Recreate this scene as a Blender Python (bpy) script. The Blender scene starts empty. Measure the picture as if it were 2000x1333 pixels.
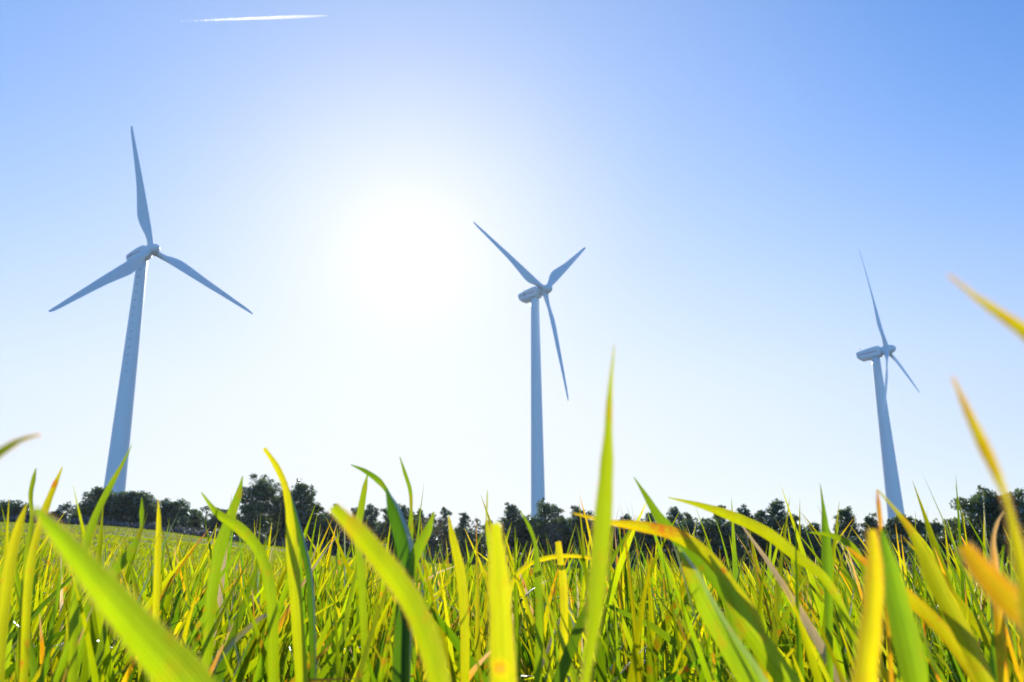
import bpy, math, random
import numpy as np
from mathutils import Vector, Matrix

rnd = random.Random(7)
rng = np.random.default_rng(11)
sc = bpy.context.scene
COL = sc.collection
PI = math.pi

# ------------------------------------------------------------------ camera
F = 1555.0                       # focal length in pixels of a 2000 px wide frame (28 mm lens)
CAMH = 0.31
_up = np.array([958 - 1000, 666.5 + 5103, F]); _up = _up / np.linalg.norm(_up)
_g = np.array([0, 0, 1.0]) - _up * _up[2]; _g /= np.linalg.norm(_g)
_r = np.cross(_up, _g)
if _r[0] < 0: _r = -_r
RW = np.array([_r, _g, _up])     # rows: world axes in camera coordinates
cd = bpy.data.cameras.new('camera'); cam = bpy.data.objects.new('camera', cd); COL.objects.link(cam)
X, Y, Z = RW[:, 0], RW[:, 1], -RW[:, 2]
cam.matrix_world = Matrix(((X[0], Y[0], Z[0], 0), (X[1], Y[1], Z[1], 0), (X[2], Y[2], Z[2], CAMH), (0, 0, 0, 1)))
cd.sensor_width = 36; cd.lens = F / 2000 * 36; cd.clip_start = 0.02; cd.clip_end = 60000
cd.dof.use_dof = True; cd.dof.focus_distance = 1.3; cd.dof.aperture_fstop = 11
sc.camera = cam

def ray(px, py):
    d = np.array([(px - 1000) / F, -(py - 666.5) / F, 1.0]); d = RW @ d
    return d / np.linalg.norm(d)
def at(px, py, dist):            # point at horizontal distance dist along a view ray
    d = ray(px, py); d = d * dist / math.hypot(d[0], d[1])
    return np.array([d[0], d[1], d[2] + CAMH])

# ------------------------------------------------------------------ light
SUN = ray(800, 500)
el = math.asin(SUN[2]); rot = math.atan2(SUN[0], SUN[1])
W = bpy.data.worlds.new('World'); sc.world = W; W.use_nodes = True
n = W.node_tree.nodes; l = W.node_tree.links
sky = n.new('ShaderNodeTexSky'); sky.sky_type = 'NISHITA'; sky.sun_disc = False
sky.sun_elevation = el; sky.sun_rotation = rot
sky.air_density = 1.0; sky.dust_density = 0.0; sky.ozone_density = 2.0; sky.altitude = 300
tint = n.new('ShaderNodeMix'); tint.data_type = 'RGBA'; tint.blend_type = 'MULTIPLY'; tint.inputs[0].default_value = 1
tint.inputs[7].default_value = (0.60, 0.95, 1.34, 1)
l.new(sky.outputs[0], tint.inputs[6])
bg = n['Background']; bg.inputs[1].default_value = 0.12
# bright aerosol: the air whitens around the sun and towards the horizon
WHITE = 6.15
tc = n.new('ShaderNodeTexCoord')
def wm(op, a, b=None):
    m = n.new('ShaderNodeMath'); m.operation = op
    for k, v in enumerate((a, b)):
        if v is None: continue
        if isinstance(v, (int, float)): m.inputs[k].default_value = v
        else: l.new(v, m.inputs[k])
    return m.outputs[0]
def wcurve(fac, stops):
    r = n.new('ShaderNodeValToRGB'); e = r.color_ramp.elements; r.color_ramp.interpolation = 'B_SPLINE'
    while len(e) < len(stops): e.new(0.5)
    for k, (p, c) in enumerate(stops): e[k].position = p; e[k].color = (c, c, c, 1)
    l.new(fac, r.inputs[0]); return r.outputs[0]
dot = n.new('ShaderNodeVectorMath'); dot.operation = 'DOT_PRODUCT'; dot.inputs[1].default_value = tuple(SUN)
l.new(tc.outputs['Generated'], dot.inputs[0])
ang = wm('DIVIDE', wm('ARCCOSINE', wm('MINIMUM', dot.outputs['Value'], 0.99999)), math.radians(60))
sz = n.new('ShaderNodeSeparateXYZ'); l.new(tc.outputs['Generated'], sz.inputs[0])
elv = wm('DIVIDE', wm('ARCSINE', wm('MAXIMUM', sz.outputs[2], 0.0)), math.radians(60))
g_ = wcurve(ang, [(0, 1), (3/60, 1), (6/60, .84), (11/60, .61), (16/60, .39), (21/60, .27), (27/60, .18), (34/60, .07), (42/60, 0)])
h_ = wcurve(elv, [(0, 1), (5/60, .95), (10/60, .86), (15/60, .56), (21/60, .25), (28/60, .05), (36/60, 0)])
h_ = wm('MULTIPLY', h_, wm('MINIMUM', wm('MAXIMUM', wm('SUBTRACT', 1.17, wm('MULTIPLY', ang, 60/65)), 0.0), 1.0))
m_ = wm('SUBTRACT', 1.0, wm('MULTIPLY', wm('SUBTRACT', 1.0, g_), wm('SUBTRACT', 1.0, h_)))
low = n.new('ShaderNodeMix'); low.data_type = 'RGBA'; low.blend_type = 'MULTIPLY'; low.inputs[7].default_value = (0.95, 0.62, 0.55, 1)
l.new(wm('MULTIPLY', wcurve(elv, [(0, 1), (6/60, .95), (12/60, .62), (20/60, .28), (30/60, .06), (38/60, 0)]), wm('MINIMUM', wm('MAXIMUM', wm('MULTIPLY', dot.outputs['Value'], 1.6), 0.0), 1.0)), low.inputs[0]); l.new(tint.outputs[2], low.inputs[6])
veil = n.new('ShaderNodeMix'); veil.data_type = 'RGBA'; l.new(m_, veil.inputs[0]); l.new(low.outputs[2], veil.inputs[6])
veil.inputs[7].default_value = (0.925 * WHITE, 0.955 * WHITE, 0.985 * WHITE, 1)
core = wm('MULTIPLY', wm('POWER', wm('MAXIMUM', dot.outputs['Value'], 0.0), 120.0), 0.45)
glow = n.new('ShaderNodeVectorMath'); glow.operation = 'SCALE'; glow.inputs[0].default_value = (1.0, 0.99, 0.97); l.new(core, glow.inputs['Scale'])
add = n.new('ShaderNodeVectorMath'); add.operation = 'ADD'
l.new(veil.outputs[2], add.inputs[0]); l.new(glow.outputs[0], add.inputs[1]); l.new(add.outputs[0], bg.inputs[0])

sd = bpy.data.lights.new('sun', 'SUN'); sd.energy = 4.0; sd.angle = math.radians(0.53); sd.color = (1.0, 0.95, 0.86)
so = bpy.data.objects.new('sun', sd); COL.objects.link(so)
so.rotation_euler = Vector(SUN).to_track_quat('Z', 'Y').to_euler(); so.location = (0, 0, 80)
sc.view_settings.view_transform = 'Standard'; sc.view_settings.look = 'None'
sc.view_settings.exposure = 0.45; sc.view_settings.gamma = 1; sc.view_settings.use_curve_mapping = False
sc.cycles.max_bounces = 10; sc.cycles.transmission_bounces = 8; sc.cycles.diffuse_bounces = 5
sc.cycles.use_denoising = True; sc.cycles.sample_clamp_indirect = 6

# ------------------------------------------------------------------ helpers
def tag(o, label=None, cat=None, group=None, kind=None):
    if label: o['label'] = label
    if cat: o['category'] = cat
    if group: o['group'] = group
    if kind: o['kind'] = kind
    return o
def empty(name, loc=(0, 0, 0)):
    o = bpy.data.objects.new(name, None); COL.objects.link(o); o.location = loc; o.empty_display_size = 0.2; return o
def mesh_np(name, V, Fq, mat, parent=None, smooth=False, attrs=None, mats=None, loc=None):
    """V (n,3); Fq (m,4) or (m,3) int array"""
    me = bpy.data.meshes.new(name)
    V = np.asarray(V, np.float32); Fq = np.asarray(Fq, np.int32)
    k = Fq.shape[1]
    me.vertices.add(len(V)); me.vertices.foreach_set('co', V.ravel())
    me.loops.add(Fq.size); me.loops.foreach_set('vertex_index', Fq.ravel())
    me.polygons.add(len(Fq)); me.polygons.foreach_set('loop_start', np.arange(0, Fq.size, k, dtype=np.int32))
    me.polygons.foreach_set('loop_total', np.full(len(Fq), k, np.int32))
    if smooth: me.polygons.foreach_set('use_smooth', np.ones(len(Fq), bool))
    me.update(calc_edges=True)
    if attrs:
        for nm, arr in attrs.items():
            a = me.attributes.new(nm, 'FLOAT_COLOR', 'POINT')
            a.data.foreach_set('color', np.asarray(arr, np.float32).ravel())
    me.materials.append(mat)
    o = bpy.data.objects.new(name, me); COL.objects.link(o)
    if parent: o.parent = parent
    if loc is not None: o.location = loc
    return o
def mesh_py(name, V, Fs, mat, parent=None, smooth=False):
    me = bpy.data.meshes.new(name); me.from_pydata([tuple(v) for v in V], [], Fs)
    if smooth:
        for p in me.polygons: p.use_smooth = True
    me.materials.append(mat); me.update()
    o = bpy.data.objects.new(name, me); COL.objects.link(o)
    if parent: o.parent = parent
    return o
def smoothstep(x): x = np.clip(x, 0, 1); return x * x * (3 - 2 * x)

# ------------------------------------------------------------------ materials
def mat(name):
    m = bpy.data.materials.new(name); m.use_nodes = True; t = m.node_tree
    t.nodes.clear(); out = t.nodes.new('ShaderNodeOutputMaterial'); return m, t.nodes, t.links, out
def noise(N, L, scale, detail=4, vec=None, rough=0.6):
    t = N.new('ShaderNodeTexNoise'); t.inputs['Scale'].default_value = scale; t.inputs['Detail'].default_value = detail
    t.inputs['Roughness'].default_value = rough
    if vec is not None: L.new(vec, t.inputs['Vector'])
    return t.outputs['Fac']
def ramp(N, L, fac, stops):
    r = N.new('ShaderNodeValToRGB'); e = r.color_ramp.elements
    while len(e) < len(stops): e.new(0.5)
    for k, (p, c) in enumerate(stops): e[k].position = p; e[k].color = (*c, 1)
    L.new(fac, r.inputs[0]); return r.outputs[0]
def mixc(N, L, fac, a, b, blend='MIX'):
    m = N.new('ShaderNodeMix'); m.data_type = 'RGBA'; m.blend_type = blend
    for sck, v in ((m.inputs[0], fac), (m.inputs[6], a), (m.inputs[7], b)):
        if isinstance(v, (int, float)): sck.default_value = v
        elif isinstance(v, tuple): sck.default_value = (*v, 1)
        else: L.new(v, sck)
    return m.outputs[2]
def math_(N, L, op, a, b=None):
    m = N.new('ShaderNodeMath'); m.operation = op
    for k, v in enumerate((a, b)):
        if v is None: continue
        if isinstance(v, (int, float)): m.inputs[k].default_value = v
        else: L.new(v, m.inputs[k])
    return m.outputs[0]

def paint(name, col, rough=0.35, dirt=0.12, scale=0.6, coat=0.0):
    m, N, L, out = mat(name); b = N.new('ShaderNodeBsdfPrincipled'); L.new(b.outputs[0], out.inputs[0])
    tcn = N.new('ShaderNodeTexCoord'); mp = N.new('ShaderNodeMapping'); mp.inputs['Scale'].default_value = (1, 1, 0.12)
    L.new(tcn.outputs['Object'], mp.inputs[0])
    f = noise(N, L, scale, 6, mp.outputs[0])
    c = mixc(N, L, math_(N, L, 'MULTIPLY', f, dirt * 2), col, tuple(x * 0.6 for x in col))
    L.new(c, b.inputs['Base Color']); b.inputs['Roughness'].default_value = rough
    return m
M_white = paint('turbine_white_paint', (0.72, 0.82, 0.91))
M_blade = paint('turbine_blade_gelcoat', (0.66, 0.78, 0.90), 0.3, 0.06)
M_red = paint('red_stripe_paint', (0.50, 0.03, 0.05), 0.5, 0.05)
M_dark = paint('dark_steel', (0.10, 0.10, 0.11), 0.5, 0.1)
M_seam = paint('seam_sealant', (0.30, 0.31, 0.33), 0.6, 0.1)

def leaf_mat(name, strength=1.0, stripes=True):
    """wheat leaf: attribute leaf = (yellowing, brightness, across 0..1, rust)"""
    m, N, L, out = mat(name)
    at_ = N.new('ShaderNodeAttribute'); at_.attribute_name = 'leaf'
    sp = N.new('ShaderNodeSeparateColor'); L.new(at_.outputs['Color'], sp.inputs[0])
    age, bri, acr = sp.outputs[0], sp.outputs[1], sp.outputs[2]; rust = at_.outputs['Alpha']
    tcn = N.new('ShaderNodeTexCoord')
    sp_n = noise(N, L, 60, 4, tcn.outputs['Object']); sp_big = noise(N, L, 14, 3, tcn.outputs['Object'])
    age2 = math_(N, L, 'ADD', age, math_(N, L, 'MULTIPLY', math_(N, L, 'SUBTRACT', sp_big, 0.5), 0.25))
    dif = ramp(N, L, age2, [(0.0, (0.022, 0.075, 0.010)), (0.35, (0.050, 0.105, 0.006)), (0.62, (0.20, 0.16, 0.008)), (0.82, (0.34, 0.15, 0.008)), (1.0, (0.42, 0.32, 0.17))])
    trn = ramp(N, L, age2, [(0.0, (0.085, 0.215, 0.002)), (0.35, (0.30, 0.36, 0.001)), (0.62, (0.52, 0.43, 0.001)), (0.82, (0.62, 0.26, 0.004)), (1.0, (0.42, 0.30, 0.15))])
    # rusty spots
    spot = ramp(N, L, sp_n, [(0.0, (0, 0, 0)), (0.56, (0, 0, 0)), (0.66, (1, 1, 1)), (1, (1, 1, 1))])
    sf = math_(N, L, 'MULTIPLY', spot, rust)
    dif = mixc(N, L, sf, dif, (0.28, 0.07, 0.01)); trn = mixc(N, L, sf, trn, (0.55, 0.10, 0.01))
    # veins running along the blade
    w = math_(N, L, 'SINE', math_(N, L, 'MULTIPLY', acr, 62.0))
    w2 = math_(N, L, 'MULTIPLY', math_(N, L, 'ADD', w, 1.0), 0.20)
    mid = math_(N, L, 'LESS_THAN', math_(N, L, 'ABSOLUTE', math_(N, L, 'SUBTRACT', acr, 0.5)), 0.045)
    vv = math_(N, L, 'SUBTRACT', 1.05, math_(N, L, 'ADD', w2, math_(N, L, 'MULTIPLY', mid, 0.16)))
    bb = math_(N, L, 'MULTIPLY', vv, math_(N, L, 'ADD', 0.48, math_(N, L, 'MULTIPLY', bri, 0.98)))
    mp = N.new('ShaderNodeMapping'); mp.inputs['Scale'].default_value = (60, 60, 11); L.new(tcn.outputs['Object'], mp.inputs[0])
    mott = noise(N, L, 1.0, 5, mp.outputs[0], 0.7)
    bb = math_(N, L, 'MULTIPLY', bb, math_(N, L, 'ADD', 0.55, math_(N, L, 'MULTIPLY', mott, 0.9)))
    def scale(c, f, lim=None):
        s = N.new('ShaderNodeVectorMath'); s.operation = 'SCALE'; L.new(c, s.inputs[0]); L.new(f, s.inputs['Scale']); return s.outputs[0]
    dif = scale(dif, bb); trn = scale(trn, bb)
    d = N.new('ShaderNodeBsdfDiffuse'); L.new(dif, d.inputs[0])
    t = N.new('ShaderNodeBsdfTranslucent'); L.new(trn, t.inputs[0])
    g = N.new('ShaderNodeBsdfGlossy'); g.inputs['Roughness'].default_value = 0.32; g.inputs[0].default_value = (0.9, 0.95, 1, 1)
    a = N.new('ShaderNodeAddShader'); L.new(d.outputs[0], a.inputs[0]); L.new(t.outputs[0], a.inputs[1])
    fr = N.new('ShaderNodeFresnel'); fr.inputs[0].default_value = 1.38
    bp = N.new('ShaderNodeBump'); bp.inputs['Strength'].default_value = 0.25; bp.inputs['Distance'].default_value = 0.0006
    L.new(w, bp.inputs['Height']); L.new(bp.outputs[0], g.inputs['Normal'])
    mxs = N.new('ShaderNodeMixShader'); L.new(math_(N, L, 'MULTIPLY', fr.outputs[0], 0.30), mxs.inputs[0])
    L.new(a.outputs[0], mxs.inputs[1]); L.new(g.outputs[0], mxs.inputs[2]); L.new(mxs.outputs[0], out.inputs[0])
    return m
M_leaf = leaf_mat('wheat_leaf')

def foliage_mat(name, c0, c1, c2, tr=0.55, scale=0.35):
    m, N, L, out = mat(name)
    at_ = N.new('ShaderNodeAttribute'); at_.attribute_name = 'leaf'
    sp = N.new('ShaderNodeSeparateColor'); L.new(at_.outputs['Color'], sp.inputs[0])
    oi = N.new('ShaderNodeObjectInfo')
    f = math_(N, L, 'ADD', math_(N, L, 'MULTIPLY', sp.outputs[0], 0.8), math_(N, L, 'MULTIPLY', oi.outputs['Random'], 0.2))
    c = ramp(N, L, f, [(0, c0), (0.5, c1), (1, c2)])
    d = N.new('ShaderNodeBsdfDiffuse'); L.new(c, d.inputs[0])
    t = N.new('ShaderNodeBsdfTranslucent'); L.new(mixc(N, L, 1.0, c, (1.1, 1.3, 0.6), 'MULTIPLY'), t.inputs[0])
    mx_ = N.new('ShaderNodeMixShader'); mx_.inputs[0].default_value = tr
    L.new(d.outputs[0], mx_.inputs[1]); L.new(t.outputs[0], mx_.inputs[2])
    g = N.new('ShaderNodeBsdfGlossy'); g.inputs['Roughness'].default_value = 0.45; g.inputs[0].default_value = (0.8, 0.9, 1, 1)
    fr = N.new('ShaderNodeFresnel'); fr.inputs[0].default_value = 1.35
    m2 = N.new('ShaderNodeMixShader'); L.new(math_(N, L, 'MULTIPLY', fr.outputs[0], 0.5), m2.inputs[0]); L.new(mx_.outputs[0], m2.inputs[1]); L.new(g.outputs[0], m2.inputs[2])
    L.new(m2.outputs[0], out.inputs[0]); return m
M_pine = foliage_mat('pine_needles', (0.045, 0.064, 0.032), (0.088, 0.118, 0.046), (0.16, 0.175, 0.06), 0.5)
M_pine2 = foliage_mat('pine_needles_olive', (0.050, 0.064, 0.024), (0.105, 0.125, 0.040), (0.165, 0.170, 0.055), 0.5)
M_brown = foliage_mat('russet_foliage', (0.09, 0.06, 0.045), (0.17, 0.12, 0.07), (0.26, 0.19, 0.09), 0.4)
M_scrub = foliage_mat('scrub_foliage', (0.045, 0.050, 0.028), (0.085, 0.080, 0.045), (0.16, 0.13, 0.08), 0.3)
M_bramble = foliage_mat('bare_bramble', (0.09, 0.075, 0.08), (0.16, 0.13, 0.13), (0.26, 0.22, 0.21), 0.2)

def bark():
    m, N, L, out = mat('pine_bark'); b = N.new('ShaderNodeBsdfPrincipled'); L.new(b.outputs[0], out.inputs[0])
    tcn = N.new('ShaderNodeTexCoord')
    c = ramp(N, L, noise(N, L, 9, 6, tcn.outputs['Object']), [(0.3, (0.05, 0.04, 0.035)), (0.7, (0.17, 0.12, 0.09))])
    L.new(c, b.inputs['Base Color']); b.inputs['Roughness'].default_value = 0.9; return m
M_bark = bark()

def ground_mat(name, stops, s1=0.8, s2=30, bump=0.03):
    m, N, L, out = mat(name); b = N.new('ShaderNodeBsdfPrincipled'); L.new(b.outputs[0], out.inputs[0])
    g = N.new('ShaderNodeNewGeometry')
    f1 = noise(N, L, s1, 5, g.outputs['Position']); f2 = noise(N, L, s2, 5, g.outputs['Position'], 0.75)
    f = math_(N, L, 'ADD', math_(N, L, 'MULTIPLY', f1, 0.4), math_(N, L, 'MULTIPLY', f2, 0.6))
    L.new(ramp(N, L, f, stops), b.inputs['Base Color']); b.inputs['Roughness'].default_value = 0.95
    b.inputs['Specular IOR Level'].default_value = 0.15
    bp = N.new('ShaderNodeBump'); bp.inputs['Strength'].default_value = 0.8; bp.inputs['Distance'].default_value = bump
    L.new(f2, bp.inputs['Height']); L.new(bp.outputs[0], b.inputs['Normal']); return m
M_soil = ground_mat('field_soil', [(0.3, (0.05, 0.035, 0.02)), (0.5, (0.12, 0.085, 0.05)), (0.62, (0.20, 0.20, 0.05)), (0.8, (0.30, 0.24, 0.13))], 0.3, 26, 0.02)
M_hill = ground_mat('hillside_earth', [(0.3, (0.08, 0.065, 0.05)), (0.5, (0.16, 0.125, 0.09)), (0.7, (0.26, 0.21, 0.15))], 0.15, 3.5, 0.15)

# ------------------------------------------------------------------ terrain
PXK = [-400, 0, 190, 300, 400, 560, 650, 800, 1000, 1200, 1400, 1650, 1900, 2100, 2500]
RE = [120, 120, 118, 114, 110, 102, 100, 97, 93, 90, 86, 82, 72, 68, 66]
YE = [1014, 1020, 1027, 1038, 1051, 1070, 1088, 1100, 1109, 1118, 1126, 1134, 1140, 1142, 1142]
RC = [150, 145, 140, 136, 132, 126, 124, 122, 120, 118, 116, 112, 100, 96, 94]
YC = [1008, 1012, 1018, 1028, 1040, 1058, 1066, 1072, 1074, 1066, 1058, 1049, 1056, 1062, 1064]
def el_at(px, py):
    d = ray(px, py); return d[2] / math.hypot(d[0], d[1])
TE = np.array([el_at(a, b) for a, b in zip(PXK, YE)]); TC = np.array([el_at(a, b) for a, b in zip(PXK, YC)])
PXK = np.array(PXK, float); RE = np.array(RE, float); RC = np.array(RC, float)
def edge_r(x, y):
    az = np.arctan2(x, np.maximum(y, 1e-3)); az = np.clip(az, -0.85, 0.85)
    return np.interp(1000 + F * np.tan(az) / 0.966, PXK, RE)
def ground_z(x, y):
    x = np.asarray(x, float); y = np.asarray(y, float); r = np.hypot(x, y)
    az = np.arctan2(x, y); front = np.abs(az) < 0.85; azc = np.clip(az, -0.85, 0.85)
    px = 1000 + F * np.tan(azc) / 0.966
    re_ = np.interp(px, PXK, RE); rc = np.interp(px, PXK, RC)
    ze = CAMH + re_ * np.interp(px, PXK, TE); zc = CAMH + rc * np.interp(px, PXK, TC)
    back = np.clip((np.abs(az) - 0.85) / 1.2, 0, 1); k = 1 - smoothstep(back)
    z = np.where(r < re_, ze * (np.clip(r - 3, 0, None) / (re_ - 3)) ** 1.12, ze + (zc - ze) * smoothstep((r - re_) / (rc - re_)))
    z = z * k
    z = z + 0.012 * np.sin(x * 3.1 + 1) * np.sin(y * 2.3) * np.clip(r / 3, 0, 1) + 0.05 * np.sin(x * .31) * np.sin(y * .23 + 1) * np.clip(r / 40, 0, 1)
    return z - 0.00003 * np.clip(r - 200, 0, None) ** 2 * 0.3
def gz(x, y): return float(ground_z(x, y))

NA = 360
azs = np.linspace(-PI, PI, NA + 1)[:-1]
def grid(rs_fn, rows):
    V = []
    for t in rows:
        r = rs_fn(t)
        x = np.sin(azs) * r; y = np.cos(azs) * r
        V.append(np.stack([x, y, ground_z(x, y)], 1))
    V = np.concatenate(V); Fq = []
    for i in range(len(rows) - 1):
        a = i * NA + np.arange(NA); b = i * NA + (np.arange(NA) + 1) % NA
        Fq.append(np.stack([a, b, b + NA, a + NA], 1)[:, ::-1])
    return V, np.concatenate(Fq)
REaz = edge_r(np.sin(azs), np.where(np.abs(azs) < 1.4, np.cos(azs), 1))
REaz = np.where(azs > 0.85, 66, np.where(azs < -0.85, 120, REaz))
# close the seam behind the camera smoothly
REaz = np.where(np.abs(azs) > 2.2, 66 + (120 - 66) * smoothstep((-azs * np.sign(azs) * 0 + (PI - azs) % (2 * PI) - 0) / (2 * PI) * 0 + 0.5), REaz)
tr = np.linspace(0.0, 1, 70) ** 2.4
tr[0] = 0.0005
V, Fq = grid(lambda t: REaz * t, tr)
field = tag(mesh_np('field', V, Fq, M_soil, smooth=True), kind='structure')
V, Fq = grid(lambda t: REaz - 0.001 + t, [0, 2, 4, 6, 9, 12, 16, 20, 26, 32, 40, 50, 70, 100, 150, 250, 500, 1200, 3000])
hillside = tag(mesh_np('hillside', V, Fq, M_hill, smooth=True), kind='structure')

# ------------------------------------------------------------------ wind turbines
def ringmesh(rings, cap=True):
    V = []; Fs = []; m = len(rings[0])
    for r in rings: V += [tuple(p) for p in r]
    for i in range(len(rings) - 1):
        for j in range(m):
            a = i * m + j; b = i * m + (j + 1) % m
            Fs.append((a, b, b + m, a + m))
    if cap:
        Fs.append(tuple(range(m))[::-1]); Fs.append(tuple((len(rings) - 1) * m + j for j in range(m)))
    return V, Fs
def fix(o):
    import bmesh
    b = bmesh.new(); b.from_mesh(o.data); bmesh.ops.recalc_face_normals(b, faces=b.faces); b.to_mesh(o.data); b.free(); return o
CONE = math.radians(2); TILT = math.radians(5); BL = 23.5
def turbine(label, pxh, pyh, D, yaw, ph, base_w, logo, steps, pitch=-3):
    H = np.array([0, 0, CAMH]) + ray(pxh, pyh) * D
    nh = np.array([math.sin(yaw), -math.cos(yaw), 0]); n_ = np.array([nh[0] * math.cos(TILT), nh[1] * math.cos(TILT), math.sin(TILT)])
    u = np.array([math.cos(yaw), math.sin(yaw), 0]); w = np.cross(u, n_); w = w if w[2] > 0 else -w
    tx = H - nh * 2.5
    base = np.array([tx[0], tx[1], gz(tx[0], tx[1]) - 0.2])
    root = empty('wind_turbine', tuple(base)); tag(root, label, 'wind turbine', 'wind turbines beyond the pine belt')
    def loc(p): return np.asarray(p, float) - base
    def frame(a, b, c): return loc(H + a * n_ + b * u + c * w)     # a forward, b right, c up
    # tower
    ztop = H[2] - 1.25 - base[2]
    zs = np.linspace(0, ztop, 24); sw = H[2] - base[2] - 36.0
    def rad(z): return 0.86 + (base_w / 2 - 0.86) * (1 - z / ztop)
    rings = [[(rad(z) * math.cos(t), rad(z) * math.sin(t), z) for t in np.linspace(0, 2 * PI, 49)[:-1]] for z in zs]
    Vt, Ft = ringmesh(rings); tw = fix(mesh_py('tower', Vt, Ft, M_white, root, True))
    for fz in (0.36, 0.69):
        z = ztop * fz; R_ = rad(z) + 0.012
        rr = [[(r_ * math.cos(t), r_ * math.sin(t), zz) for t in np.linspace(0, 2 * PI, 49)[:-1]] for r_, zz in ((R_ - .03, z - .07), (R_, z - .06), (R_, z + .06), (R_ - .03, z + .07))]
        Vs, Fs = ringmesh(rr); fix(mesh_py('flange_seam', Vs, Fs, M_white, tw))
    yb = [[((0.98 if k % 2 == 0 else 0.98) * math.cos(t), 0.98 * math.sin(t), z) for t in np.linspace(0, 2 * PI, 41)[:-1]] for k, z in enumerate((ztop - .05, ztop + .22))]
    Vs, Fs = ringmesh(yb); fix(mesh_py('yaw_bearing', Vs, Fs, M_seam, root))
    # little cleats up the side facing the camera
    camd = math.atan2(-base[1], -base[0])
    if steps:
        for k in range(steps):
            z = ztop - 2.2 - k * 1.45; a = camd - 0.35; R_ = rad(z)
            c = np.array([math.cos(a), math.sin(a), 0]); s = np.array([-math.sin(a), math.cos(a), 0])
            P = [(c * (R_ + q0 * 0.16 - 0.02) + s * (q1 * 0.16) + np.array([0, 0, z + q2 * 0.035])) for q0 in (0, 1) for q1 in (-1, 1) for q2 in (-1, 1)]
            fix(mesh_py('tower_step', P, [(0, 1, 3, 2), (4, 6, 7, 5), (0, 4, 5, 1), (2, 3, 7, 6), (0, 2, 6, 4), (1, 5, 7, 3)], M_seam, tw))
    # nacelle: chamfered box lofted along the axis; c measured up
    secs = [(-1.15, 1.0, -0.9, 0.80), (-1.35, 1.22, -1.1, 1.02), (-2.6, 1.25, -1.25, 1.12), (-4.4, 1.12, -1.27, 1.12), (-6.2, 0.93, -1.25, 1.06), (-6.8, 0.89, -0.85, 1.02), (-7.2, 0.85, -0.5, 0.97)]
    secs = [(-1.15 + (a_ + 1.15) * .84, t_, b_, h2) for a_, t_, b_, h2 in secs]
    rings = []
    for (a, top, bot, hw) in secs:
        ch = 0.30
        pts = [(-hw + ch, top), (hw - ch, top), (hw, top - ch), (hw, bot + ch * 1.4), (hw - ch * 1.3, bot), (-hw + ch * 1.3, bot), (-hw, bot + ch * 1.4), (-hw, top - ch)]
        if top - bot < 1.3: pts = [(-hw + .2, top), (hw - .2, top), (hw, top - .2), (hw, bot + .25), (hw - .2, bot), (-hw + .2, bot), (-hw, bot + .25), (-hw, top - .2)]
        rings.append([frame(a, b, c) for b, c in pts])
    Vs, Fs = ringmesh(rings); nac = fix(mesh_py('nacelle', Vs, Fs, M_white, root))
    bev = nac.modifiers.new('bevel', 'BEVEL'); bev.width = 0.09; bev.segments = 2
    for side in (-1, 1):           # red line along both flanks
        def hw_at(a):
            for q in range(len(secs) - 1):
                if secs[q][0] >= a >= secs[q + 1][0]:
                    t = (secs[q][0] - a) / (secs[q][0] - secs[q + 1][0]); return secs[q][3] * (1 - t) + secs[q + 1][3] * t
            return 0.8
        aa = list(np.linspace(-1.8, -5.8, 9)); ribbon = []
        for a in aa: ribbon.append([frame(a, side * (hw_at(a) + o_), c) for o_, c in ((0.012, 0.07), (0.03, 0.07), (0.03, -0.03), (0.012, -0.03))])
        Vs, Fs = ringmesh(ribbon); fix(mesh_py('red_stripe', Vs, Fs, M_red, nac))
        def bar(p0, p1, wd, nm='logo_mark'):
            rr = []
            d_ = np.array([p1[0] - p0[0], p1[1] - p0[1]]); d_ = d_ / np.linalg.norm(d_); q_ = np.array([-d_[1], d_[0]]) * wd
            for p in (p0, p1):
                rr.append([frame(p[0] + sx * q_[0], side * (hw_at(p[0]) + o_), p[1] + sx * q_[1]) for sx, o_ in ((1, .014), (1, .036), (-1, .036), (-1, .014))])
            Vs, Fs = ringmesh(rr); fix(mesh_py(nm, Vs, Fs, M_red, nac))
        if logo == 'fork': bar((-4.2, 0.42), (-4.8, 0.10), .05); bar((-4.8, -.06), (-4.45, -.25), .045)
        if logo == 'cross': bar((-4.4, 0.48), (-4.45, 0.09), .05); bar((-4.45, -.05), (-4.5, -.35), .04)
    # rear mast with wind vane
    p0 = frame(-5.5, 0.3, 0.8); rr = [[p0 + np.array([.02 * math.cos(t), .02 * math.sin(t), z]) for t in np.linspace(0, 2 * PI, 7)[:-1]] for z in (0, 0.95)]
    Vs, Fs = ringmesh(rr); mast = fix(mesh_py('weather_mast', Vs, Fs, M_dark, nac))
    rr = [[p0 + np.array([x_, 0, .9]) + np.array([0, .02 * math.cos(t), .02 * math.sin(t)]) for t in np.linspace(0, 2 * PI, 7)[:-1]] for x_ in (-.3, .3)]
    Vs, Fs = ringmesh(rr); fix(mesh_py('wind_vane', Vs, Fs, M_dark, mast))
    # hub with rounded nose
    prof = [(-1.12, .80), (-1.05, .93), (-.6, .97), (0.2, .97), (.8, .94), (1.25, .83), (1.6, .62), (1.82, .34), (1.9, .04)]
    rings = [[frame(a, r_ * math.cos(t), r_ * math.sin(t)) for t in np.linspace(0, 2 * PI, 41)[:-1]] for a, r_ in prof]
    Vs, Fs = ringmesh(rings); hub = fix(mesh_py('hub', Vs, Fs, M_white, root, True))
    # blades
    S = [0.6, 1.3, 2.0, 2.8, 3.6, 4.6, 5.6, 6.6, 8, 10, 12, 14, 16, 18, 20, 21.5, 22.6, 23.2, 23.45, 23.5]
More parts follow.
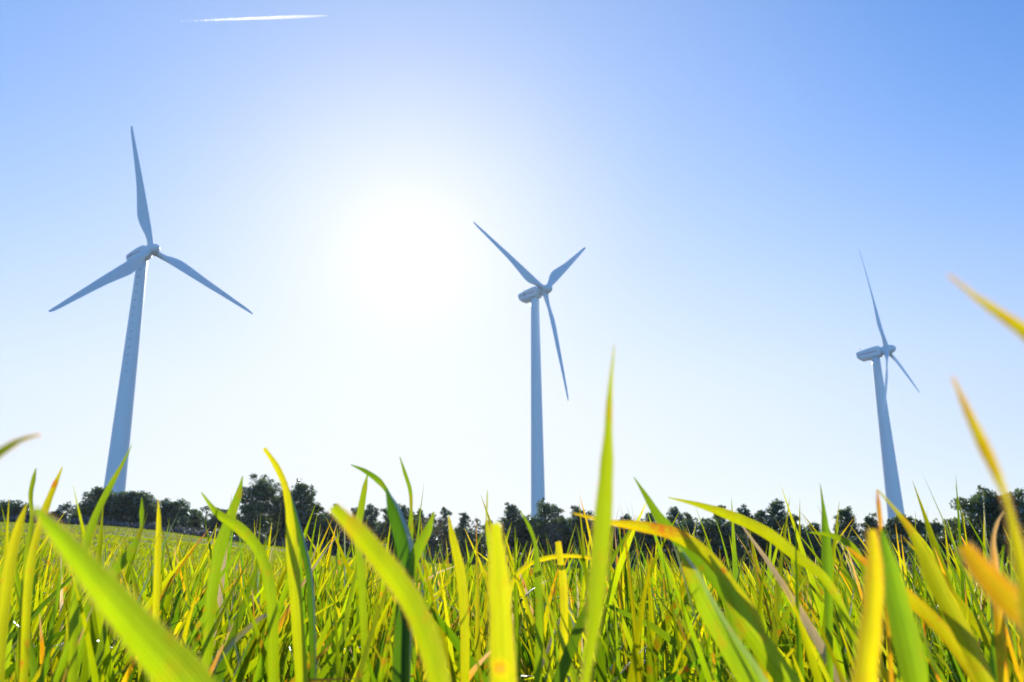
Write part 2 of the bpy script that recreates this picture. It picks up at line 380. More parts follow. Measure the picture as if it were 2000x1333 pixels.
    CH = [1.1, 1.1, 1.12, 1.3, 1.62, 1.98, 2.2, 2.22, 2.05, 1.75, 1.5, 1.3, 1.12, .95, .78, .66, .53, .38, .2, .05]
    for k in range(3):
        A = ph - 2 * PI / 3 * k
        e = math.cos(A) * u + math.sin(A) * w
        e = e * math.cos(CONE) + n_ * math.sin(CONE); e /= np.linalg.norm(e)
        tr_ = -math.sin(A) * u + math.cos(A) * w       # trailing side
        nn = np.cross(e, tr_); nn = nn if nn @ n_ > 0 else -nn
        rings = []
        for s, c in zip(S, CH):
            tk = float(np.interp(s, [1.3, 3, 6, 12, 23.5], [1.1, .95, .52, .26, .05]))
            th = math.radians(pitch + float(np.interp(s, [2, 5, 12, 23.5], [15, 13, 4, 0])))
            cx = tr_ * math.cos(th) - nn * math.sin(th); cy = nn * math.cos(th) + tr_ * math.sin(th)
            rnd_ = float(np.interp(s, [1.3, 5], [1, 0]))
            lead = float(np.interp(s, [1.3, 5, 12, 23.5], [.55, .56, .45, .12])); lead = min(lead, c * .5)
            bend = nn * (-(s / BL) ** 2 * 0.5)
            ring = []
            for t in np.linspace(0, 2 * PI, 29)[:-1]:
                xx = (1 - math.cos(t)) / 2                 # 0 leading, 1 trailing
                yc = math.sin(t) * 0.5
                foil = math.copysign(2.6 * (0.2969 * math.sqrt(xx) - 0.126 * xx - 0.3516 * xx ** 2 + 0.2843 * xx ** 3 - 0.1036 * xx ** 4), math.sin(t)) if 0 < xx < 1 else 0
                yy = rnd_ * yc + (1 - rnd_) * foil * 0.38 * 1.3
                ring.append(loc(H + e * s + bend + cx * (-lead + c * xx) + cy * yy * tk))
            rings.append(ring)
        Vs, Fs = ringmesh(rings); bl = fix(mesh_py('blade', Vs, Fs, M_blade, root, True)); bl.data.set_sharp_from_angle(angle=math.radians(50))
        rr = [[loc(H + e * s + r_ * (math.cos(t) * tr_ + math.sin(t) * nn)) for t in np.linspace(0, 2 * PI, 29)[:-1]] for s, r_ in ((.75, .66), (1.05, .66), (1.08, .62))]
        Vs, Fs = ringmesh(rr); fix(mesh_py('root_collar', Vs, Fs, M_white, bl))
    return root
R_ = math.radians
turbine('white wind turbine at the left, nearly face-on, one blade pointing up', 296, 489, 158.0, R_(57.6), R_(103.9), 3.6, 'fork', 14)
turbine('white wind turbine standing between the other two, its rotor like a tilted Y', 1063.5, 567, 165.6, R_(51.8), R_(40.3), 3.0, 'cross', 0)
turbine('white wind turbine at the right, seen side-on, one blade hanging in front of its tower', 1732, 684, 193.4, R_(51.3), R_(104), 3.7, 'line', 0)

# ------------------------------------------------------------------ contrail (ice cloud high in the sky)
def contrail():
    m, N, L, out = mat('contrail_ice')
    d = N.new('ShaderNodeBsdfDiffuse'); d.inputs[0].default_value = (.95, .95, .95, 1)
    t = N.new('ShaderNodeBsdfTranslucent'); t.inputs[0].default_value = (.95, .95, .95, 1)
    a = N.new('ShaderNodeMixShader'); a.inputs[0].default_value = 0.92; L.new(d.outputs[0], a.inputs[1]); L.new(t.outputs[0], a.inputs[2])
    tcn = N.new('ShaderNodeTexCoord'); sx = N.new('ShaderNodeSeparateXYZ'); L.new(tcn.outputs['Object'], sx.inputs[0])
    nz = noise(N, L, 0.02, 5, tcn.outputs['Object'])
    k = math_(N, L, 'DIVIDE', sx.outputs[0], 1000.0)          # 0 at tail .. 2 at head
    al = math_(N, L, 'ADD', math_(N, L, 'MULTIPLY', math_(N, L, 'SUBTRACT', k, 0.15), 0.60), math_(N, L, 'MULTIPLY', math_(N, L, 'SUBTRACT', nz, 0.52), 1.5))
    cl = N.new('ShaderNodeClamp'); L.new(al, cl.inputs[0])
    tp = N.new('ShaderNodeBsdfTransparent'); mm = N.new('ShaderNodeMixShader'); L.new(cl.outputs[0], mm.inputs[0])
    L.new(tp.outputs[0], mm.inputs[1]); L.new(a.outputs[0], mm.inputs[2]); L.new(mm.outputs[0], out.inputs[0])
    D = 14000.0
    p0 = ray(345, 42) * D; p1 = ray(639, 31) * D
    ax = p1 - p0; Ln = np.linalg.norm(ax)
    o_rot = Vector(ax).to_track_quat('X', 'Z')
    rings = []; r3 = random.Random(3)
    for i in range(121):
        s = i / 120; rad_ = 25 * min(1, (1 - s) * 4.5 + .05) ** .7 * (0.45 + .55 * min(1, s * 1.5)) * (1 + (1 - s) * .35 * (r3.random() - .5))
        rings.append([(s * Ln, rad_ * math.cos(t), rad_ * math.sin(t)) for t in np.linspace(0, 2 * PI, 13)[:-1]])
    Vs, Fs = ringmesh(rings); o = mesh_py('contrail', Vs, Fs, m, None, True); o.location = p0; o.rotation_mode = 'QUATERNION'; o.rotation_quaternion = o_rot
    tag(o, 'thin white aircraft vapour trail crossing the blue sky above the left turbine', 'contrail')
contrail()

# ------------------------------------------------------------------ pines
def rot_rand(nn):
    """random orthonormal pairs"""
    a = rng.normal(size=(nn, 3)); a /= np.linalg.norm(a, axis=1)[:, None]
    b = rng.normal(size=(nn, 3)); b -= (a * b).sum(1)[:, None] * a; b /= np.linalg.norm(b, axis=1)[:, None]
    return a, b
def clump_faces(centers, sizes, tone, leaf, per, flat=0.75):
    """needle tufts: little pointed quads scattered through each clump, facing outwards"""
    P = []; Tn = []
    for c, s, t in zip(centers, sizes, tone):
        k = max(6, int(per * s * s))
        d = rng.normal(size=(k, 3)); d /= np.linalg.norm(d, axis=1)[:, None]
        rr = s * rng.random(k) ** 0.45
        p = c + d * rr[:, None] * np.array([1, 1, flat])
        P.append((p, d)); Tn.append(np.clip(t + rng.normal(size=k) * .14, 0, 1))
    p = np.concatenate([q[0] for q in P]); d = np.concatenate([q[1] for q in P]); tn = np.concatenate(Tn)
    m = len(p); a, b = rot_rand(m)
    ax = d * 0.8 + a * 0.7 + np.array([0, 0, .35]); ax /= np.linalg.norm(ax, axis=1)[:, None]
    b = b - (b * ax).sum(1)[:, None] * ax; b /= np.linalg.norm(b, axis=1)[:, None]
    L_ = leaf * (0.6 + .9 * rng.random(m))[:, None]; w_ = L_ * 0.30
    V = np.stack([p - ax * L_ * .5, p + b * w_, p + ax * L_ * .6, p - b * w_], 1).reshape(-1, 3)
    Fq = np.arange(4 * m).reshape(-1, 4)
    at_ = np.zeros((4 * m, 4)); at_[:, 0] = np.repeat(tn, 4); at_[:, 3] = 1
    return V, Fq, at_
def limb_tube(V, Fs, pts, rads, m=6):
    b0 = len(V)
    for i, (p, r_) in enumerate(zip(pts, rads)):
        d = np.array(pts[min(i + 1, len(pts) - 1)]) - np.array(pts[max(i - 1, 0)]); d = d / (np.linalg.norm(d) + 1e-9)
        q = np.cross(d, [1, 0, 0.01]); q /= np.linalg.norm(q) + 1e-9; s = np.cross(d, q)
        for t in np.linspace(0, 2 * PI, m + 1)[:-1]: V.append(tuple(np.array(p) + r_ * (math.cos(t) * q + math.sin(t) * s)))
    for i in range(len(pts) - 1):
        for j in range(m):
            a = b0 + i * m + j; b = b0 + i * m + (j + 1) % m; Fs.append((a, b, b + m, a + m))
def tree_meshes(h, wd, shape='round', seed=0, material=None, density=1.0, leaf=0.2):
    """returns (trunk mesh, crown mesh); crown a set of lobes carried on limbs"""
    r = random.Random(seed); V = []; Fs = []
    lean = np.array([r.uniform(-.08, .08), r.uniform(-.08, .08), 0])
    n_ = 7; tr_pts = [np.array([0, 0, -0.3])]
    for i in range(1, n_ + 1):
        z = h * 0.9 * i / n_; tr_pts.append(np.array([0, 0, z]) + lean * z + np.array([r.uniform(-1, 1), r.uniform(-1, 1), 0]) * .02 * h)
    limb_tube(V, Fs, tr_pts, [0.032 * h * (1 - i / (n_ + .6)) + .015 for i in range(n_ + 1)])
    cs = []; ss = []; tt = []
    lo = {'round': .26, 'bush': .06, 'cone': .16, 'umbrella': .45, 'open': .3}[shape]
    nb = {'round': 26, 'bush': 26, 'cone': 24, 'umbrella': 22, 'open': 20}[shape]
    for i in range(nb):
        f = (i + r.random()) / nb; z = h * (lo + (0.93 - lo) * f)
        if shape in ('round', 'open'): pr = math.sin(PI * min(1, (f * .82 + .16))) ** .6
        elif shape == 'bush': pr = math.sqrt(max(0.03, 1 - f ** 2.2))
        elif shape == 'cone': pr = (1 - f) ** .75 * (0.55 + .45 * min(1, f * 5)) + .14
        else: pr = (0.6 + .5 * math.sin(PI * min(1, f + .1)))
        pr *= wd / 2
        a = i * 2.4 + r.uniform(-.5, .5); q = pr * r.uniform(.35, .80)
        base = np.array([0, 0, z - .12 * h * (q / (wd / 2))]) + lean * z
        c = np.array([q * math.cos(a), q * math.sin(a), z]) + lean * z
        mid_ = (base + c) / 2 + np.array([0, 0, -.02 * h])
        limb_tube(V, Fs, [base, mid_, c], [.010 * h, .007 * h, .003 * h], 5)
        s = wd * r.uniform(.11, .17) * (1.05 if shape != 'open' else .75)
        tone = r.uniform(.15, .8)
        cs.append(c); ss.append(s); tt.append(tone)
        for _ in range(3 if shape != 'open' else 2):
            dd = np.array([r.gauss(0, 1), r.gauss(0, 1), r.gauss(.25, .8)]); dd /= np.linalg.norm(dd)
            cs.append(c + dd * s * r.uniform(.8, 1.25)); ss.append(s * r.uniform(.45, .72)); tt.append(tone + r.uniform(-.2, .2))
    # leader
    top = np.array([0, 0, h * .94]) + lean * h
    for _ in range(4): cs.append(top + np.array([r.gauss(0, .05 * wd), r.gauss(0, .05 * wd), r.uniform(-.04, .03) * h])); ss.append(wd * r.uniform(.06, .10)); tt.append(r.uniform(.3, .8))
    cV, cF, cA = clump_faces(cs, ss, tt, leaf, 210 * density / (leaf / .2) ** 2 )
    me_t = bpy.data.meshes.new('trunk'); me_t.from_pydata(V, [], Fs); me_t.materials.append(M_bark)
    o = mesh_np('crown', cV, cF, material or M_pine, attrs={'leaf': cA}); me_c = o.data; bpy.data.objects.remove(o)
    return me_t, me_c
def put_tree(name, meshes, loc, rz, sc_, label, cat, group):
    root = empty(name, tuple(loc)); root.rotation_euler = (0, 0, rz); root.scale = sc_
    tag(root, label, cat, group)
    for nm, me in zip(('trunk', 'crown'), meshes):
        o = bpy.data.objects.new(nm, me); COL.objects.link(o); o.parent = root
    return root
def tree(px, top, wpx, dist, shape, label, material=None, density=1.0, group='pines in the belt behind the field', name='pine_tree', cat='pine tree', base_py=None):
    p = at(px, top, dist); z0 = gz(p[0], p[1]); h = p[2] - z0
    wd = wpx * np.linalg.norm(p) / F * 1.0
    ms = tree_meshes(h * 1.02, wd * 1.12, shape, int(px * 7 + top), material, density, 0.17 + 0.0006 * dist)
    return put_tree(name, ms, (p[0], p[1], z0), 0, (1, 1, 1), label, cat, group)
T = [
 (20, 985, 48, 128, 'round', 'small round pine at the far left end of the tree line'),
 (-25, 998, 60, 128, 'bush', 'low bushy pine cut by the left edge of the view'),
 (52, 1006, 50, 130, 'bush', 'low broad pine just right of the round pine at the far left'),
 (92, 1008, 40, 131, 'bush', 'lowest of the small pines left of the sparse see-through pine'),
 (133, 986, 44, 128, 'open', 'thin sparse pine with sky showing through its crown, left of the first tower'),
 (163, 1008, 44, 130, 'bush', 'low reddish-green pine between the sparse pine and the first tower'),
 (206, 964, 74, 126, 'bush', 'large dark pine hiding the foot of the left turbine tower'),
 (262, 966, 84, 127, 'bush', 'broad dark pine just right of the left turbine tower'),
 (303, 992, 44, 129, 'bush', 'smaller pine squeezed between two broad ones right of the left tower'),
 (337, 985, 66, 126, 'bush', 'rounded dark pine, third broad one right of the left tower'),
 (375, 998, 40, 128, 'bush', 'low pine right of the third broad pine'),
 (404, 989, 40, 124, 'open', 'loose narrow pine halfway between the left tower and the tallest pines'),
 (438, 999, 50, 122, 'bush', 'low pine at the left foot of the tallest pair'),
 (503, 940, 80, 106, 'round', 'tallest flat-topped dark pine left of centre'),
 (553, 958, 50, 107, 'bush', 'olive tinged pine between the two tallest crowns'),
 (585, 946, 66, 106, 'round', 'tall dark pine with a feathery right side, right one of the tallest pair'),
 (622, 986, 46, 106, 'bush', 'shoulder pine stepping down right of the tallest pair'),
 (659, 984, 34, 108, 'open', 'pale yellowish thin tree right of the tallest pair'),
 (697, 994, 44, 110, 'bush', 'low pine behind the blunt yellow leaf left of centre'),
 (731, 988, 38, 108, 'round', 'narrow upright pine left of the forked dark green leaf'),
 (762, 994, 42, 110, 'bush', 'middling pine behind the forked dark green leaf'),
 (794, 988, 44, 109, 'round', 'round topped pine just right of the forked dark green leaf'),
 (826, 998, 40, 110, 'bush', 'low pine beside the reddish bare tree'),
 (870, 991, 30, 110, 'cone', 'slim pointed pine behind the reddish bare tree'),
 (903, 1001, 38, 106, 'cone', 'dark pointed pine with a spiky top, left of the gap in the tree line'),
 (926, 1014, 28, 108, 'open', 'smallest thin pine at the left side of the gap left of the middle tower'),
 (958, 1020, 40, 112, 'bush', 'low pine in the gap left of the middle tower'),
 (1003, 989, 54, 104, 'round', 'pine with a knobbly crown just left of the middle tower'),
 (1060, 984, 60, 104, 'round', 'rounded pine covering the foot of the middle tower'),
 (1099, 1008, 34, 106, 'bush', 'low pine between the middle tower pine and the one right of it'),
 (1131, 994, 52, 103, 'round', 'dome shaped pine right of the middle tower'),
 (1172, 1012, 40, 104, 'bush', 'low pine half hidden by the tall upright leaf right of the middle tower'),
 (1223, 1005, 34, 104, 'round', 'small round pine right of the tall upright leaf'),
 (1274, 1003, 40, 102, 'bush', 'pine at the left shoulder of the group midway between middle and right towers'),
 (1313, 992, 44, 102, 'round', 'taller round pine midway between middle and right towers'),
 (1343, 1003, 38, 103, 'bush', 'bushy pine just right of the taller round one midway between towers'),
 (1376, 1015, 34, 106, 'open', 'thin faint pine in the dip left of the bluish pine'),
 (1406, 989, 44, 103, 'cone', 'pointed bluish pine left of the broad dark mass'),
 (1452, 997, 56, 100, 'bush', 'broad low crowned pine at the left of the dark mass'),
 (1483, 998, 40, 100, 'bush', 'middle pine of the dark mass left of the right tower'),
 (1515, 981, 54, 99, 'cone', 'highest peaked pine of the dark mass left of the right tower'),
 (1550, 1004, 38, 98, 'cone', 'small peaked pine at the right end of the dark mass'),
 (1586, 1024, 34, 104, 'bush', 'lowest pine in the gap right of the dark mass'),
 (1650, 998, 48, 102, 'cone', 'lone conical pine on the hill crest left of the right tower'),
 (1697, 1011, 36, 103, 'cone', 'smaller lone conical pine nearest the left of the right tower'),
 (1727, 1031, 30, 104, 'bush', 'low bush-like pine touching the left side of the right tower'),
 (1765, 1011, 50, 101, 'round', 'pine standing over the foot of the right tower'),
 (1797, 1024, 34, 101, 'bush', 'small pine just right of the right tower'),
 (1826, 1022, 40, 92, 'bush', 'olive pine in the slope between the right tower and the big dark tree'),
 (1858, 1028, 60, 82, 'bush', 'spreading olive pine at the left foot of the big dark tree'),
 (1919, 968, 116, 76, 'round', 'biggest darkest pine near the right edge'),
 (1985, 984, 90, 78, 'round', 'tall dark pine merging with the biggest one at the right edge'),
 (2040, 1000, 80, 80, 'bush', 'pine cut by the right edge of the view'),
]
for (px, top, w_, dd, shp, lab) in T:
    mt = M_pine2 if ('olive' in lab or 'yellowish' in lab or 'taller round one' in lab) else M_pine
    if px in (1919, 1985): dens = 1.9
    else: dens = 1.45 if shp != 'open' else .8
    if px == 659: mt = M_brown
    tree(px, top, w_ * (1.08 if shp != 'open' else 1), dd, shp, lab, mt, dens)
tree(848, 1003, 60, 101, 'open', 'reddish bare-branched tree among the dark pines left of the gap', M_brown, .9, None, 'deciduous_tree', 'tree')
tree(1078, 1020, 46, 100, 'open', 'brownish thin tree before the pine at the middle tower', M_brown, .7, None, 'deciduous_tree', 'tree')

ZONES = [(-400, 170, 'at the far left before the left tower'), (170, 250, 'around the foot of the left turbine tower'), (250, 460, 'between the left tower and the tallest pines'), (460, 640, 'at the tallest pair of pines left of centre'),
         (640, 830, 'behind the dark forked wheat leaf'), (830, 985, 'around the gap left of the middle tower'), (985, 1110, 'around the foot of the middle tower'), (1110, 1290, 'just right of the middle tower'),
         (1290, 1430, 'midway between the middle and right towers'), (1430, 1600, 'at the dark mass left of the right tower'), (1600, 1730, 'under the lone conical pines'), (1730, 1860, 'just right of the right tower foot'), (1860, 2600, 'at the biggest pine by the right edge')]
def zone(px):
    for a, b, t in ZONES:
        if a <= px < b: return t
# second rank: pines filling the belt behind (variants copied)
variants = [tree_meshes(5.0, 4.6, s, 900 + i, M_pine if i % 3 else M_pine2, 1.0, .26) for i, s in enumerate(('bush', 'bush', 'round', 'bush', 'round'))]
k = 0
px = -60
while px < 2060:
    dd = float(np.interp(px, PXK, RE)) + rnd.uniform(7, 24)
    if px > 1850: dd += 3
    ytop = float(np.interp(px, [0, 180, 260, 400, 500, 600, 700, 800, 930, 1000, 1150, 1300, 1450, 1560, 1600, 1650, 1760, 1850, 1950], [1012, 995, 985, 1008, 1000, 1000, 1012, 1010, 1036, 1014, 1020, 1022, 1012, 1030, 1044, 1047, 1046, 1040, 1020])) + rnd.uniform(-4, 11)
    p = at(px, ytop, dd); z0 = gz(p[0], p[1]); h = p[2] - z0
    if h > .8:
        s = h / 5.0; wscale = max(s, .55) * rnd.uniform(.95, 1.3)
        put_tree('pine_tree', variants[k % 5], (p[0], p[1], z0), rnd.uniform(0, 6.28), (wscale, wscale, s), 'dark young pine in the back row ' + zone(px), 'pine tree', 'back row pines ' + zone(px))
        k += 1
    px += rnd.uniform(17, 27)

# ------------------------------------------------------------------ shrubs
def shrub_mesh(seed, material, leaf=.12, dens=1.0):
    r = random.Random(seed); cs = []; ss = []; tt = []
    for i in range(9):
        a = r.uniform(0, 6.28); q = r.uniform(0, .75); s = r.uniform(.28, .5)
        cs.append(np.array([q * math.cos(a), q * math.sin(a), .28 + r.uniform(0, .45) * (1 - q * .5)])); ss.append(s); tt.append(r.uniform(.1, .9))
    V, Fq, A = clump_faces(cs, ss, tt, leaf, 300 * dens, .8)
    V[:, 2] = np.maximum(V[:, 2], -0.05)
    o = mesh_np('shrub', V, Fq, material, attrs={'leaf': A}); me = o.data; bpy.data.objects.remove(o); return me
SH_d = [shrub_mesh(50 + i, M_pine if i % 2 else M_scrub) for i in range(4)]
SH_b = [shrub_mesh(70 + i, M_bramble, .14, 1.0) for i in range(3)]
def put_shrub(me, x, y, s, label, group, name='shrub', cat='shrub'):
    o = bpy.data.objects.new(name, me); COL.objects.link(o); o.location = (x, y, gz(x, y) - .02); o.rotation_euler = (0, 0, rnd.uniform(0, 6.28))
    o.scale = (s * rnd.uniform(.9, 1.4), s * rnd.uniform(.9, 1.3), s * rnd.uniform(.7, 1.05)); tag(o, label, cat, group)
px = -30
while px < 640:                        # bramble hedge along the top of the left field
    dd = float(np.interp(px, PXK, RE)) + rnd.uniform(1.0, 3.2); p = at(px, 1060, dd)
    put_shrub(SH_b[rnd.randrange(3)], p[0], p[1], rnd.uniform(.9, 1.5), 'grey-purple bare bramble on the field edge ' + zone(px), 'brambles ' + zone(px), 'bramble_bush', 'bramble')
    px += rnd.uniform(12, 20)
px = 480
while px < 1560:                       # dark shrubs at the foot of the pines
    dd = float(np.interp(px, PXK, RE)) + rnd.uniform(.8, 5); p = at(px, 1060, dd)
    put_shrub(SH_d[rnd.randrange(4)], p[0], p[1], rnd.uniform(.7, 1.4), 'low dark shrub before the pines ' + zone(px), 'dark shrubs before the pines ' + zone(px))
    px += rnd.uniform(14, 26)
for i in range(75):                    # the open slope below the right tower
    px = rnd.uniform(1530, 1960); re_ = float(np.interp(px, PXK, RE)); dd = re_ + 1 + rnd.random() * 26; p = at(px, 1060, dd)
    put_shrub((SH_d + SH_b)[rnd.randrange(6)], p[0], p[1], rnd.uniform(.4, 1.0), 'low scrub bush on the brown slope ' + zone(px), 'scrub bushes on the slope ' + zone(px))
# dry ground cover over the slope: one uncountable mass
def ground_cover():
    m = 26000; px = rng.uniform(-60, 2080, m); re_ = np.interp(px, PXK, RE); dd = re_ + rng.random(m) ** 1.2 * 34
    az = np.arctan((px - 1000) * .966 / F); x = np.sin(az) * dd; y = np.cos(az) * dd; z = ground_z(x, y)
    p = np.stack([x, y, z], 1); a, b = rot_rand(m); up = np.array([0, 0, 1.0]) + a * .5; up /= np.linalg.norm(up, axis=1)[:, None]
    b[:, 2] *= .3; b /= np.linalg.norm(b, axis=1)[:, None]; Ls = (.1 + .28 * rng.random(m))[:, None]
    V = np.stack([p - b * Ls * .4, p + b * Ls * .4, p + up * Ls + b * Ls * .2, p + up * Ls * .9 - b * Ls * .25], 1).reshape(-1, 3)
    A = np.zeros((4 * m, 4)); A[:, 0] = np.repeat(rng.random(m), 4); A[:, 3] = 1
    o = mesh_np('undergrowth', V, np.arange(4 * m).reshape(-1, 4), M_scrub, attrs={'leaf': A})
    tag(o, 'dry brown and grey undergrowth covering the slope and floor under the pines', 'undergrowth', None, 'stuff')
ground_cover()

# ------------------------------------------------------------------ wheat
def leaf_blades(P0, az, lean, length, width, curve, twist, roll, age, bri, rust, nseg=6, blunt=None, bendaz=None):
    """vectorised wheat leaves. All arguments arrays of size m. returns V,F,attr; three verts per section (folded)."""
    m = len(P0); s = np.linspace(0, 1, nseg + 1)
    th = lean[:, None] + curve[:, None] * s[None] ** 1.7           # angle from vertical along the leaf
    ds = length[:, None] / nseg
    thm = (th[:, 1:] + th[:, :-1]) / 2
    hx = np.concatenate([np.zeros((m, 1)), np.cumsum(np.sin(thm) * ds, 1)], 1)
    hz = np.concatenate([np.zeros((m, 1)), np.cumsum(np.cos(thm) * ds, 1)], 1)
    ca, sa = np.cos(az), np.sin(az)
    side_wob = bendaz[:, None] * (s[None] ** 2) * length[:, None] if bendaz is not None else 0
    C = np.stack([P0[:, 0, None] + hx * ca[:, None] - side_wob * sa[:, None], P0[:, 1, None] + hx * sa[:, None] + side_wob * ca[:, None], P0[:, 2, None] + hz], 2)
    Tn = np.stack([np.sin(th) * ca[:, None], np.sin(th) * sa[:, None], np.cos(th)], 2)
    Sd = np.stack([-sa, ca, np.zeros(m)], 1)[:, None, :] * np.ones((1, nseg + 1, 1))
    Nn = np.cross(Tn, Sd)
    ang = (roll[:, None] + twist[:, None] * s[None])[..., None]
    B = Sd * np.cos(ang) + Nn * np.sin(ang); N2 = -Sd * np.sin(ang) + Nn * np.cos(ang)
    prof = np.minimum(1, 0.45 + s * 2.2) * np.clip((1 - s) / .62, 0, 1) ** .75
    prof[-1] = 0.02
    prof = np.broadcast_to(prof, (m, nseg + 1)).copy()
    if blunt is not None: prof = np.where(blunt[:, None], np.maximum(prof, np.minimum(1, 0.45 + s * 2.2) * .55), prof)
    w_ = (width[:, None] * prof / 2)[..., None]
    fold = 0.28
    Lf = C - B * w_ + N2 * w_ * fold; Rt = C + B * w_ + N2 * w_ * fold
    V = np.stack([Lf, C, Rt], 2).reshape(-1, 3)
    base = (np.arange(m) * (nseg + 1) * 3)[:, None]
    i = np.arange(nseg)[None] * 3
    q1 = np.stack([base + i, base + i + 1, base + i + 4, base + i + 3], 2); q2 = np.stack([base + i + 1, base + i + 2, base + i + 5, base + i + 4], 2)
    Fq = np.concatenate([q1.reshape(-1, 4), q2.reshape(-1, 4)])
    A = np.zeros((m, nseg + 1, 3, 4))
    tipy = np.clip((s - .55) / .45, 0, 1) ** 2
    A[..., 0] = np.clip(age[:, None] + tipy[None] * (0.05 + age[:, None] * .7), 0, 1)[..., None]
    A[..., 1] = bri[:, None, None]
    A[..., 2] = np.array([0, .5, 1])[None, None]
    A[..., 3] = rust[:, None, None]
    return V, Fq, A.reshape(-1, 4)
def scatter(rmin, rmax, dens, wscale=1.0, nseg=6, azmax=0.80, hmin=.13, hmax=.30, seed=0, tall=0.0, wmin=.006, wmax=.0115):
    global rng
    rng = np.random.default_rng(100 + seed)
    area = (rmax ** 2 - rmin ** 2) * azmax; m = int(area * dens)
    # tillers: leaves sharing a foot
    nt = m // 3; r = np.sqrt(rng.uniform(rmin ** 2, rmax ** 2, nt)); a = rng.uniform(-azmax, azmax, nt)
    x = r * np.sin(a); y = r * np.cos(a)
    x = np.repeat(x, 3) + rng.normal(size=nt * 3) * .006; y = np.repeat(y, 3) + rng.normal(size=nt * 3) * .006
    tiller_l = np.repeat(rng.uniform(.72, 1.1, nt), 3) * np.where(rng.random(nt * 3) < tall, rng.uniform(1.1, 1.32, nt * 3), 1); leafk = np.tile([0, 1, 2], nt); m = nt * 3
    P = np.stack([x, y, ground_z(x, y) - .004], 1)
    az = rng.uniform(0, 2 * PI, m)
    lean = np.abs(rng.normal(size=m)) * .15 + .02 + .16 * (leafk == 2)
    u = np.clip(x / np.maximum(y, .3), -1, 1)                # prevailing lean differs across the field
    pref = np.where(u < -.12, 0.0, PI); prob = np.clip(np.abs(u + .12) * 1.3, .15, .62)
    sel = rng.random(m) < prob; az = np.where(sel, pref + rng.normal(size=m) * .6, az); lean = np.where(sel, lean + .16, lean)
    length = rng.uniform(hmin, hmax, m) * tiller_l * np.where(leafk == 2, .8, 1)
    length = np.minimum(length, .315 + .085 * np.repeat(r, 3) * rng.uniform(.5, 1.15, m))
    width = rng.uniform(wmin, wmax, m) * wscale * np.sqrt(length / .22)
    curve = np.abs(rng.normal(size=m)) * .30 + np.where(rng.random(m) < .12, rng.uniform(.8, 1.8, m), 0)
    twist = rng.normal(size=m) * .9
    # most leaves turn a broad side towards the light
    roll = np.arctan2(-np.cos(az), -np.sin(az)) + rng.normal(size=m) * .6
    aged = rng.random(m); age = np.where(aged < .03, rng.uniform(.55, .78, m), np.where(aged < .12, rng.uniform(.38, .55, m), rng.uniform(.03, .40, m)))
    age = np.where(aged > .985, .98, age)
    if wmin >= .008: age = np.where(age > .9, .3, age)
    bri = rng.random(m); rust = np.where(rng.random(m) < .22, rng.uniform(.3, 1, m), 0.0)
    return leaf_blades(P, az, lean, length, width, curve, twist, roll, age, bri, rust, nseg, (rng.random(m) < .03) & (length < .3), rng.normal(size=m) * .08)
def combine(parts):
    Vs = []; Fs = []; As = []; off = 0
    for V, Fq, A in parts: Vs.append(V); Fs.append(Fq + off); As.append(A); off += len(V)
    return np.concatenate(Vs), np.concatenate(Fs), np.concatenate(As)
parts = [scatter(.50, 1.5, 250, 1.0, 10, .92, .27, .40, 11, .05, .008, .0135), scatter(.60, 1.7, 620, 1.0, 9, .92, .25, .40, 12, .04, .0055, .0105), scatter(.44, .80, 950, 1.0, 10, .95, .18, .34, 1, .05, .0055, .0125), scatter(.80, 1.4, 2000, 1.0, 9, .92, .17, .36, 2, .06, .0055, .012),
         scatter(1.4, 2.5, 2100, 1.0, 8, .86, .17, .37, 3, .06, .0065, .0135), scatter(2.5, 5, 1100, 1.0, 6, .82, .13, .29, 4, .06, .0085, .0155), scatter(5, 9, 420, 1.6, 5, .80, .09, .18, 5)]
# short under-leaves keep the foot of the crop full
parts.append(scatter(.9, 3.4, 1500, .75, 5, .74, .05, .13, 6))
V, Fq, A = combine(parts)
tag(mesh_np('wheat_crop', V, Fq, M_leaf, smooth=True, attrs={'leaf': A}), 'dense young green wheat leaves filling the near part of the field', 'wheat crop', None, 'stuff')
parts = [scatter(9, 20, 150, 2.2, 4, .70, .08, .14, 7), scatter(20, 45, 46, 4.2, 3, .68, .08, .14, 8), scatter(45, 118, 12, 8, 3, .66, .08, .15, 9)]
V, Fq, A = combine(parts)
A[:, 0] = .20 + A[:, 0] * .45
re_v = edge_r(V[:, 0], V[:, 1]); keep = np.hypot(V[:, 0], V[:, 1]) < re_v
Fq = Fq[keep[Fq].all(1)]
tag(mesh_np('distant_wheat', V, Fq, M_leaf, smooth=True, attrs={'leaf': A}), 'smooth olive green far part of the wheat field rising to the left', 'wheat crop', None, 'stuff')

# dead straw and dried leaves lying in the crop
def straw():
    rs = np.random.default_rng(5); m = 2600; r = np.sqrt(rs.uniform(.9 ** 2, 4.5 ** 2, m)); a = rs.uniform(-.72, .72, m)
    x = r * np.sin(a); y = r * np.cos(a); P = np.stack([x, y, ground_z(x, y) + rs.uniform(.004, .03, m)], 1)
    return leaf_blades(P, rs.uniform(0, 6.28, m), rs.uniform(1.1, 1.65, m), rs.uniform(.03, .14, m), rs.uniform(.002, .006, m), rs.normal(size=m) * .4, rs.normal(size=m), rs.uniform(0, 6, m), np.full(m, .97), rs.uniform(0, .35, m), np.zeros(m), 4)
V, Fq, A = straw()
tag(mesh_np('straw_litter', V, Fq, M_leaf, smooth=True, attrs={'leaf': A}), 'pale dry straw and dead leaves lying on the soil between the wheat', 'straw litter', None, 'stuff')

